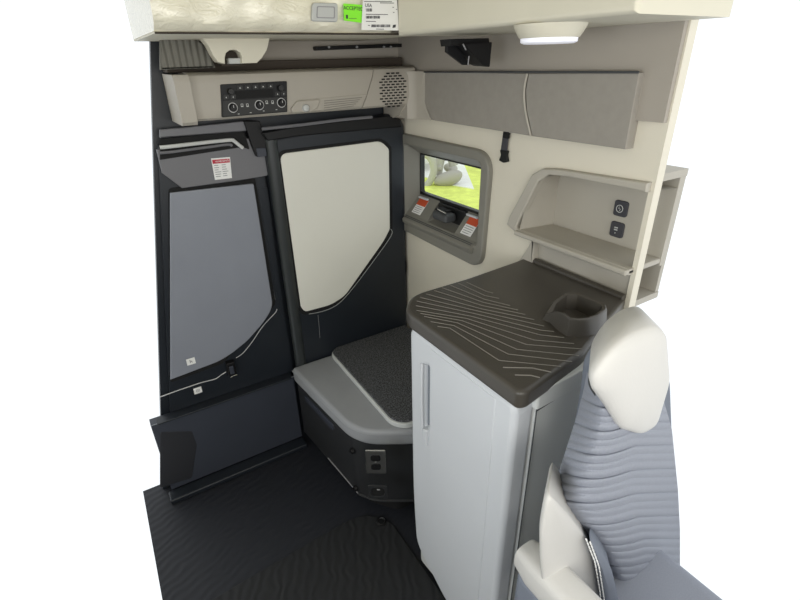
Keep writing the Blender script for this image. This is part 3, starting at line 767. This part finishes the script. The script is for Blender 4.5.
for (px, py), sym in (((620.5,208.5), 'usb'), ((616.5,229.5), 'sw')):
    q = at(px, py, 'x', NB-.004); r_ = .024
    s = plate('switch' if sym == 'sw' else 'socket', 'x', NB-.007, rnd(rect(q.y-r_, q.y+r_*.9, q.z-r_, q.z+r_), .009), .008, 'ink', ws, bevel=.002)
    bm = bmesh.new()
    if sym == 'usb':
        tube_bm(bm, [(NB-.0085, q.y+.011*math.cos(t), q.z+.011*math.sin(t)) for t in [k*math.pi/10 for k in range(20)]], .0012, 6, False, True)
        tube_bm(bm, [(NB-.0085, q.y+.002, q.z+.006), (NB-.0085, q.y+.003, q.z), (NB-.0085, q.y-.003, q.z), (NB-.0085, q.y-.001, q.z-.006)], .001, 6)
    else:
        for dz in (.007, 0): plate_bm('x', NB-.0085, [rnd(rect(q.y-.006, q.y+.006, q.z+dz-.0018, q.z+dz+.0018), .001, 2)], .001, into=bm)
        lathe_bm(bm, [(.0018, -.001), (.0018, .001)], (NB-.0085, q.y, q.z-.010), 'x', 10)
    bm_obj('symbol', bm, 'gticon', s)
keep(ws)

# ================================================================== SIDE CABINET
sc_ = thing('side_cabinet', 'tall pale grey cabinet with a full-height white door and ribbed dark top', 'cabinet', (.9, .8, 0))
XD = .645
body = rnd([(.690, .60), (.712, .577), (.90, .578), (1.165, .66), (1.165, 1.045), (.72, 1.03), (.668, .99)], [.01, .0, .03, 0, 0, .02, .02])
bm = plate_bm('z', 1.066, [body], 1.03, .004)
bm_obj('carcass', bm, 'cabg', sc_)
# flange under the counter
plate('top_flange', 'z', 1.085, rnd([(.70, .566), (.87, .572), (.905, .575), (1.165, .655), (1.165, 1.05), (.72, 1.04)], .01), .05, 'cabg', sc_, bevel=.004)
tube('seam', [at(x, y, 'y', .5735) for x, y in [(536,411.5), (560,396), (583,381.5)]], .0014, 'pipe', sc_, 6)
tube('seam', [at(x, y, 'y', .5735) for x, y in [(537,408), (530,460), (521,525), (511,600)]] + [Vector((.708, .5735, .05))], .0016, 'pipe', sc_, 6)
# door: bowed panel, bottom far corner cut away
dpoly = rnd([(.578, .04), (.80, .055), (.985, .155), (1.004, .40), (1.008, 1.064), (.578, 1.064)], [.03, .05, .05, .2, .03, .03], 8)
def dwarp(c):
    t = max(0, (c.y-.93)/.08); c.x += .012*t*t
    t = max(0, (.62-c.y)/.045); c.x += .010*min(t, 1)**2*(1 if c.x < XD+.03 else 0)
    return c
slot = rnd([(.934, .745), (.934, .968), (.912, .978), (.912, .755)], .003)
plate('door', 'x', XD, [dpoly, slot], .065, 'cabw', sc_, bevel=.015)
dr = sc_.children[-1]
plate('door_face', 'x', XD-.002, rnd([(.64, .06), (.76, .07), (.865, .19), (.900, .40), (.900, 1.045), (.64, 1.045)], [.01, .05, .1, .1, .01, .01], 8), .010, 'cabw', dr, bevel=.0019)
plate('handle_recess', 'x', XD+.016, rnd(rect(.905, .940, .738, .985), .003), .02, 'dslot', dr)
tube('handle_lip', smooth_path([(XD-.002, .938, .975), (XD-.004, .9375, .86), (XD-.002, .936, .745), (XD-.002, .932, .70)], 5), .004, 'cabw', dr)
plate('handle_tab', 'x', XD-.009, rnd([(.908, .69), (.926, .69), (.926, .748), (.906, .752)], .006), .014, 'cabw', dr, bevel=.003)
# countertop
Zc = 1.12
cpoly = rnd([(.632, .545), (.655, .532), (.845, .578), (.905, .605), (1.228, .62), (1.228, 1.105), (1.14, 1.095), (.92, 1.068), (.70, 1.068), (.634, 1.0)], [.01, .02, .05, .02, 0, .005, .02, .02, .06, .04], 8)
cpoly = rnd([(.630, .562), (.650, .553), (.862, .588), (.884, .594), (1.197, .708), (1.197, 1.105), (1.14, 1.098), (.92, 1.082), (.70, 1.082), (.630, 1.008)], [.02, .015, .03, .02, 0, .005, .02, .02, .06, .04], 8)
ct = bm_obj('countertop', plate_bm('z', Zc, [cpoly], .049, .011), 'ctop', sc_)
# back lip
bm = bmesh.new(); tube_bm(bm, [(1.192, .71, Zc+.002), (1.192, 1.085, Zc+.002)], .012, 10); bm_obj('back_lip', bm, 'ctop', ct)
# chevron ridges
def z5(x, y): return (405+x/8.42, 270+y/8.42)
def z6(x, y): return (480+x/5, 280+y/5)
def along(poly, t):
    L = [math.dist(a, b_) for a, b_ in zip(poly, poly[1:])]; s_ = t*sum(L)
    for (a, b_), l in zip(zip(poly, poly[1:]), L):
        if s_ <= l: k = s_/l; return (a[0]+(b_[0]-a[0])*k, a[1]+(b_[1]-a[1])*k)
        s_ -= l
    return poly[-1]
Sp = [z5(*p) for p in [(520,104), (450,112), (380,128), (310,148), (245,172), (180,202), (132,232), (100,262), (92,300), (98,340), (130,365), (162,390), (217,435), (275,475)]]
Kp = [z5(*p) for p in [(690,182), (672,215), (665,245), (658,272), (652,300), (648,328), (632,350), (600,370), (560,390), (520,408), (480,426), (445,446), (412,468), (380,490)]]
ends_ = [(65,65), (95,92), (150,128), (190,150), (225,172), (270,198), (320,230), (370,258), (420,288), (470,318), (510,345), (495,378), (460,408), (405,432)]
K2 = {13: (95,402), 12: (140,370), 11: (185,347), 10: (230,322), 9: (270,300), 8: (300,274), 7: (300, 250)}
bm = bmesh.new(); N = 14
for i in range(N):
    L_ = [Sp[i], Kp[i]]
    if i in K2: L_.append(z6(*K2[i]))
    L_.append(z6(*ends_[i]))
    tube_bm(bm, [at(p[0], p[1], 'z', Zc+.0004) for p in L_], .0011, 6)
for a, b_, c_ in (((115,437), (260,440), (355,460)), ((175,475), (255,477), (298,488))):
    tube_bm(bm, [at(*z6(*p), 'z', Zc+.0006) for p in (a, b_, c_)], .0016, 6)
rg = bm_obj('ridges', bm, 'crid', ct)
# raised cup holder ring
top = [(556,307), (563,313), (570,318), (580,319), (589,318), (598,315), (606,309), (605,304), (592,298), (578,292.5), (566,292.5), (554,298), (549,304)]
T = [at(x, y, 'z', 1.168) for x, y in top]
cen = sum(T, Vector())/len(T)
bm = bmesh.new(); rings = []
tip = {0: .75, 1: 1, 12: .35, 11: .8}
for kind in range(5):
    ring = []
    for i, p in enumerate(T):
        h = tip.get(i, 1.0); d = (p-cen); d.z = 0; dn = d.normalized()
        zt = Zc + (.048)*h
        if kind == 0: q = p+dn*.010; q.z = Zc-.005
        elif kind == 1: q = p+dn*.003; q.z = zt-.004
        elif kind == 2: q = p-dn*.001; q.z = zt
        elif kind == 3: q = p-dn*.009; q.z = zt-.003
        else: q = p-dn*.014; q.z = Zc+.002
        if i == 12 and kind < 3: q += dn*.004
        ring.append(bm.verts.new(q))
    rings.append(ring)
nT = len(T)
for A, B in zip(rings, rings[1:]):
    for k in range(nT): bm.faces.new((A[k], A[(k+1) % nT], B[(k+1) % nT], B[k]))
bm.faces.new(rings[-1]); bm.faces.new(rings[0][::-1])
bm_obj('cup_holder', bm, 'ctop', ct)
keep(sc_)

# ================================================================== BENCH
bn = thing('corner_bench', 'low black bench with a smooth grey padded top in the back corner', 'bench', (.85, 1.5, 0))
bpoly = rnd([(.552, 1.865), (.555, 1.84), (.600, 1.36), (.64, 1.295), (.79, 1.195), (.9, 1.165), (1.19, 1.165), (1.19, 1.865)], [0, 0, .05, .04, .06, .05, 0, 0], 8)
def bwarp(c):
    return c
plate('base', 'z', .397, bpoly, .337, 'base', bn, bevel=.012)
bs_ = bn.children[-1]
pl = rnd([(.60, 1.86), (.65, 1.36), (.73, 1.25), (1.15, 1.22), (1.15, 1.86)], .03)
plate('plinth', 'z', .07, pl, .07, 'matte', bn)
cpl = rnd([(.535, 1.864), (.537, 1.82), (.580, 1.365), (.625, 1.285), (.78, 1.185), (.9, 1.15), (1.185, 1.15), (1.185, 1.864)], [.02, .0, .06, .05, .06, .05, 0, 0], 8)
plate('cushion', 'z', .47, cpl, .074, 'cush', bn, bevel=.016)
tube('piping', [Vector((p[0], p[1], .452)) for p in rnd([(.5355, 1.863), (.5375, 1.82), (.5805, 1.366), (.626, 1.286), (.78, 1.186), (.9, 1.151), (1.18, 1.151)], [0, 0, .06, .05, .06, .05, 0], 8)], .0022, 'cush', bn, 6)
# lower lip, seams, hinges, recessed grip on the aisle side
def side(yv, z, o=0): # the aisle side of the base runs from (.555, 1.84) to (.600, 1.34)
    t = (1.84-yv)/.5; return Vector((.555+.045*t-o, yv, z))
bm = bmesh.new()
g = [side(1.80, .352, .002), side(1.80, .325, .002), side(1.52, .325, .002), side(1.52, .352, .002)]
plate_bm('x', 0, [rnd(rect(1.53, 1.79, .312, .345), .008)], .006, .002, warp=lambda c: Vector((side(c.y, 0, .003).x+c.x, c.y, c.z)), into=bm)
bm_obj('grip_recess', bm, 'slate', bn)
tube('door_seam', [side(1.62, .082, .001), side(1.42, .082, .001), side(1.36, .082, .001)], .0022, 'mark', bn, 6)
for zz in (.315, .10):
    bm = bmesh.new(); q = side(1.375, zz, .006); lathe_bm(bm, [(.012, -.004), (.014, .006)], q, 'x', 14); tube_bm(bm, [q+Vector((-.006, -.012, .008)), q+Vector((-.006, .012, -.008))], .003, 6)
    bm_obj('hinge_pin', bm, 'black', bn); 
tube('lower_lip', [Vector((p[0], p[1], .078)) for p in rnd([(.600, 1.36), (.639, 1.293), (.79, 1.193), (.9, 1.163), (1.0, 1.163)], [0, .04, .06, .05, 0], 8)], .006, 'base', bn, 8)
keep(bn)
# socket plates sit on the rounded corner of the bench; its face between (.60,1.34) and (.70,1.205)/(.80,1.17)
def face_frame(px, py, yv=1.21):
    return at(px, py, 'y', yv)
n_dir = Vector((-.555, -.832, 0)).normalized(); t_dir = Vector((.832, -.555, 0)).normalized()
def corner_plate(bm, c, loops, thick, off=0, bevel=.001):
    b2 = bmesh.new(); me = curve_mesh(loops, thick, bevel); b2.from_mesh(me); bpy.data.meshes.remove(me)
    for v in b2.verts: v.co = c + t_dir*v.co.x + Vector((0, 0, v.co.y)) + n_dir*(v.co.z+thick/2+off)
    tmp = bpy.data.meshes.new('t'); b2.to_mesh(tmp); bm.from_mesh(tmp); bpy.data.meshes.remove(tmp); b2.free(); return bm
def corner_y(px, py):
    # meet the chamfer line from (.600,1.34) to (.70,1.205)
    for k in range(400):
        yv = 1.16+k*.0005; q = at(px, py, 'y', yv)
        if q.x < .64+(1.295-yv)*1.5: return q
    return q
c1 = corner_y(376, 460.5)
op = thing('outlet_plate', 'stainless steel duplex power outlet plate on the bench corner', 'power outlet', tuple(c1))
base_c = Vector((0, 0, 0))
bm = corner_plate(bmesh.new(), base_c, [rnd(rect(-.036, .036, -.056, .056), .004)], .006, .003, .0015); bm_obj('cover', bm, 'steel', op)
for dz in (.021, -.021):
    bm = corner_plate(bmesh.new(), base_c+Vector((0, 0, dz)), [rnd(rect(-.018, .018, -.0145, .0145), .011)], .004, .0075, .001); s = bm_obj('socket', bm, 'black', op)
    bm = bmesh.new()
    for dx in (-.007, .007): corner_plate(bm, base_c+Vector((0, 0, dz)), [rect(dx-.0012, dx+.0012, -.001, .007)], .001, .0116, .0001)
    bm_obj('slots', bm, 'matte', s)
bm = lathe_bm(bmesh.new(), [(.0035, 0), (.003, .002)], (0, 0, 0), 'z', 10)
for v in bm.verts: v.co = n_dir*(.009+v.co.z) + t_dir*v.co.x + Vector((0, 0, v.co.y))
bm_obj('screw', bm, 'chrome', op)
c2 = corner_y(378, 490.5)
bsock = thing('power_inlet', 'black recessed power inlet with a curved flap, below the steel outlet', 'power inlet', tuple(c2))
bm = corner_plate(bmesh.new(), base_c, [rnd(rect(-.036, .036, -.033, .033), .005), rnd(rect(-.026, .026, -.022, .022), .018)], .006, .002, .001); bm_obj('frame', bm, 'base', bsock)
bm = corner_plate(bmesh.new(), base_c, [rnd(rect(-.025, .025, -.021, .021), .016)], .004, .001, .001); bm_obj('flap', bm, 'matte', bsock)
bm = bmesh.new(); corner_plate(bm, base_c+Vector((0, 0, .012)), [rnd(rect(-.003, .008, -.002, .003), .001)], .002, .006, .0004); bm_obj('flap_catch', bm, 'mark', bsock)
# carpeted board lying on the bench
kb = thing('carpeted_board', 'loose board with dark speckled carpet and a pale edge, lying on the bench', 'board', (.95, 1.5, .47))
kp = rnd([(.752, 1.885), (.728, 1.78), (.726, 1.245), (.79, 1.185), (1.17, 1.185), (1.17, 1.885)], [.04, .1, .06, .05, 0, 0], 8)
kp = rnd(P('z', .5, (327.5,346), (331,341), (397,421), (411,424)) , 0)
kp = rnd([(.755, 1.864), (.727, 1.835), (.716, 1.265), (.755, 1.212), (1.17, 1.195), (1.17, 1.864)], [.03, .03, .05, .04, 0, 0], 8)
plate('board', 'z', .492, kp, .022, 'cabg', kb, bevel=.004)
plate('carpet', 'z', .501, rnd([(.760, 1.862), (.733, 1.834), (.724, 1.267), (.760, 1.220), (1.165, 1.203), (1.165, 1.862)], [.03, .03, .05, .04, 0, 0], 8), .010, 'carpet', kb, bevel=.004)
keep(kb)

# ================================================================== PASSENGER SEAT
se = thing('passenger_seat', 'grey ribbed cloth seat with pale leather bolsters at the right edge', 'seat', (.85, .35, 0))
def pl_interp(poly, t):
    return along(poly, t)
Ls = [(587,372), (583,392), (577,415), (569,440), (561,465), (555,485), (553,500), (562,514), (575,529), (590,548), (603,574), (612,610)]
Rs = [(650,380), (662,395), (668,415), (672,430), (674,450), (676,470), (678,490), (679,510), (680,530), (680,550), (680,575), (680,610)]
rows, cols = 200, 28; ribs = 30
bm = bmesh.new(); gr = []
for j in range(rows+1):
    t = j/rows; l = along(Ls, t); r_ = along(Rs, t); row = []
    rib = abs(math.sin(math.pi*ribs*t))**.6
    for i in range(cols+1):
        s_ = i/cols; px = l[0]+(r_[0]-l[0])*s_; py = l[1]+(r_[1]-l[1])*s_ + 10*math.sin(math.pi*min(1, s_*1.6))*(1-.6*t)
        yv = .40 + .06*(1-min(1, s_/.3))**2 - .0045*rib - .03*math.sin(math.pi*s_)
        row.append(bm.verts.new(at(px, py, 'y', yv)))
    gr.append(row)
for j in range(rows):
    for i in range(cols): bm.faces.new((gr[j][i], gr[j+1][i], gr[j+1][i+1], gr[j][i+1]))
# thickness behind
fr = bm.faces[:]
bm_obj('ribbed_panel', bm, 'seatr', se)
# shell behind the cushion
def pillow(name, pts, yv, th, ms, parent, back=.06, n=7, pw=.5):
    p2 = rnd(P('y', yv, *pts), .02, 4); N_ = len(p2)
    c_ = Vector((sum(p[0] for p in p2)/N_, sum(p[1] for p in p2)/N_)); bm = bmesh.new(); rings = []
    rings.append([bm.verts.new((c_.x+.055+(p[0]-c_.x)*.80, yv+back, c_.y+(p[1]-c_.y)*.95)) for p in p2])
    rings.append([bm.verts.new((c_.x+.012+(p[0]-c_.x)*.98, yv+.015, c_.y+(p[1]-c_.y)*.985)) for p in p2])
    for k in range(n):
        s_ = 1-(k/n)**1.6*.999 if k else 1
        rings.append([bm.verts.new((c_.x+(p[0]-c_.x)*s_, yv-th*(max(0, 1-s_**3))**pw, c_.y+(p[1]-c_.y)*s_)) for p in p2])
    for A, B in zip(rings, rings[1:]):
        for q in range(N_): bm.faces.new((A[q], A[(q+1) % N_], B[(q+1) % N_], B[q]))
    bm.faces.new(rings[0]); bm.faces.new(rings[-1][::-1])
    bmesh.ops.recalc_face_normals(bm, faces=bm.faces)
    me = bpy.data.meshes.new(name); bm.to_mesh(me); bm.free(); me.materials.append(M[ms]); me.shade_smooth()
    o = bpy.data.objects.new(name, me); COL.objects.link(o); o.parent = parent; return o
shl = rnd(P('y', .46, (606,640), (600,570), (590,520), (580,492), (592,450), (602,400), (606,372), (616,356), (634,340), (660,335), (672,380), (676,500), (676,640)), .03)
plate('back_shell', 'y', .46, shl, .06, 'seatd', se, bevel=.012)
pillow('shoulder_bolster', [(590,386), (591,374), (600,359), (611,346), (629,332), (652,324), (664,330), (668,380), (655,425), (640,434), (618,428), (604,405)], .368, .020, 'seatp', se)
tube('piping', smooth_path([at(x, y, 'y', .40) for x, y in [(640,322), (624,331), (609,345), (598,359), (591,374), (591,386), (598,397)]], 5), .0035, 'pipe', se)
def stitches(pts, ax, v, n, name='stitching'):
    bm = bmesh.new(); path = [at(x, y, ax, v) for x, y in pts]
    L = [along([(p.x, p.z) for p in path], k/n) for k in range(n+1)]
    for k in range(n):
        a, b_ = L[k], L[k+1]; tube_bm(bm, [(a[0], v, a[1]), (a[0]+(b_[0]-a[0])*.6, v, a[1]+(b_[1]-a[1])*.6)], .0016, 6)
    return bm_obj(name, bm, 'paper', se)
pillow('lower_bolster', [(545,502), (549,494), (554,498), (568,513), (588,539), (597,562), (602,592), (606,640), (548,640), (540,560), (540,530)], .39, .012, 'seatp', se)
pillow('side_strip', [(590,541), (600,549), (610,566), (618,600), (623,640), (608,640), (603,600), (598,570)], .36, .012, 'seatd', se)
stitches([(586,539), (595,562), (600,592), (604,630)], 'y', .350, 26)
stitches([(590,542), (599,566), (604,598), (608,630)], 'y', .345, 26)
# seat cushion and pedestal, below the picture
bm = bmesh.new(); box_bm(bm, (.62, -.12, .36), (1.10, .44, .50), .05, 4); bm_obj('seat_cushion', bm, 'seatr', se)
bm = bmesh.new(); box_bm(bm, (.70, -.05, 0), (1.04, .40, .36), .02, 2); bm_obj('pedestal', bm, 'black', se)
# armrest: rounded pad running forward
bm = bmesh.new(); rings = []
AX0, AX1, AZ = .53, .635, .765
A0 = at(517, 556, 'z', .745)
for k in range(11):
    t = k/10; yv = .47-.42*t; e = math.sqrt(max(0, 1-(1-min(1, t/.12))**2)); e = max(e, .45)
    cx = .606; hw_ = .040*(.6+.4*e)+.004*t; hh = .045*(.5+.5*e)
    rings.append([bm.verts.new((cx+hw_*math.copysign(abs(math.cos(a))**.6, math.cos(a)), yv, 0.734+hh*math.copysign(abs(math.sin(a))**.6, math.sin(a)))) for a in [2*math.pi*q/24 for q in range(24)]])
for A, B in zip(rings, rings[1:]):
    for q in range(24): bm.faces.new((A[q], A[(q+1) % 24], B[(q+1) % 24], B[q]))
bm.faces.new(rings[0]); bm.faces.new(rings[-1][::-1])
ar = bm_obj('armrest', bm, 'seatp', se)
bm = bmesh.new(); box_bm(bm, (.568, .06, .56), (.645, .46, .715), .02, 3); bm_obj('armrest_underside', bm, 'seatd', ar)
keep(se)
bmn = bmesh.new(); qk = at(519, 577, 'y', .50)
lathe_bm(bmn, [(.0001, -.008), (.006, -.008), (.007, 0)], qk, 'y', 14)
kn = bm_obj('screw_cover', bmn, 'black'); tag(kn, 'tiny dark screw cover on the cabinet side just above the armrest end', 'screw')
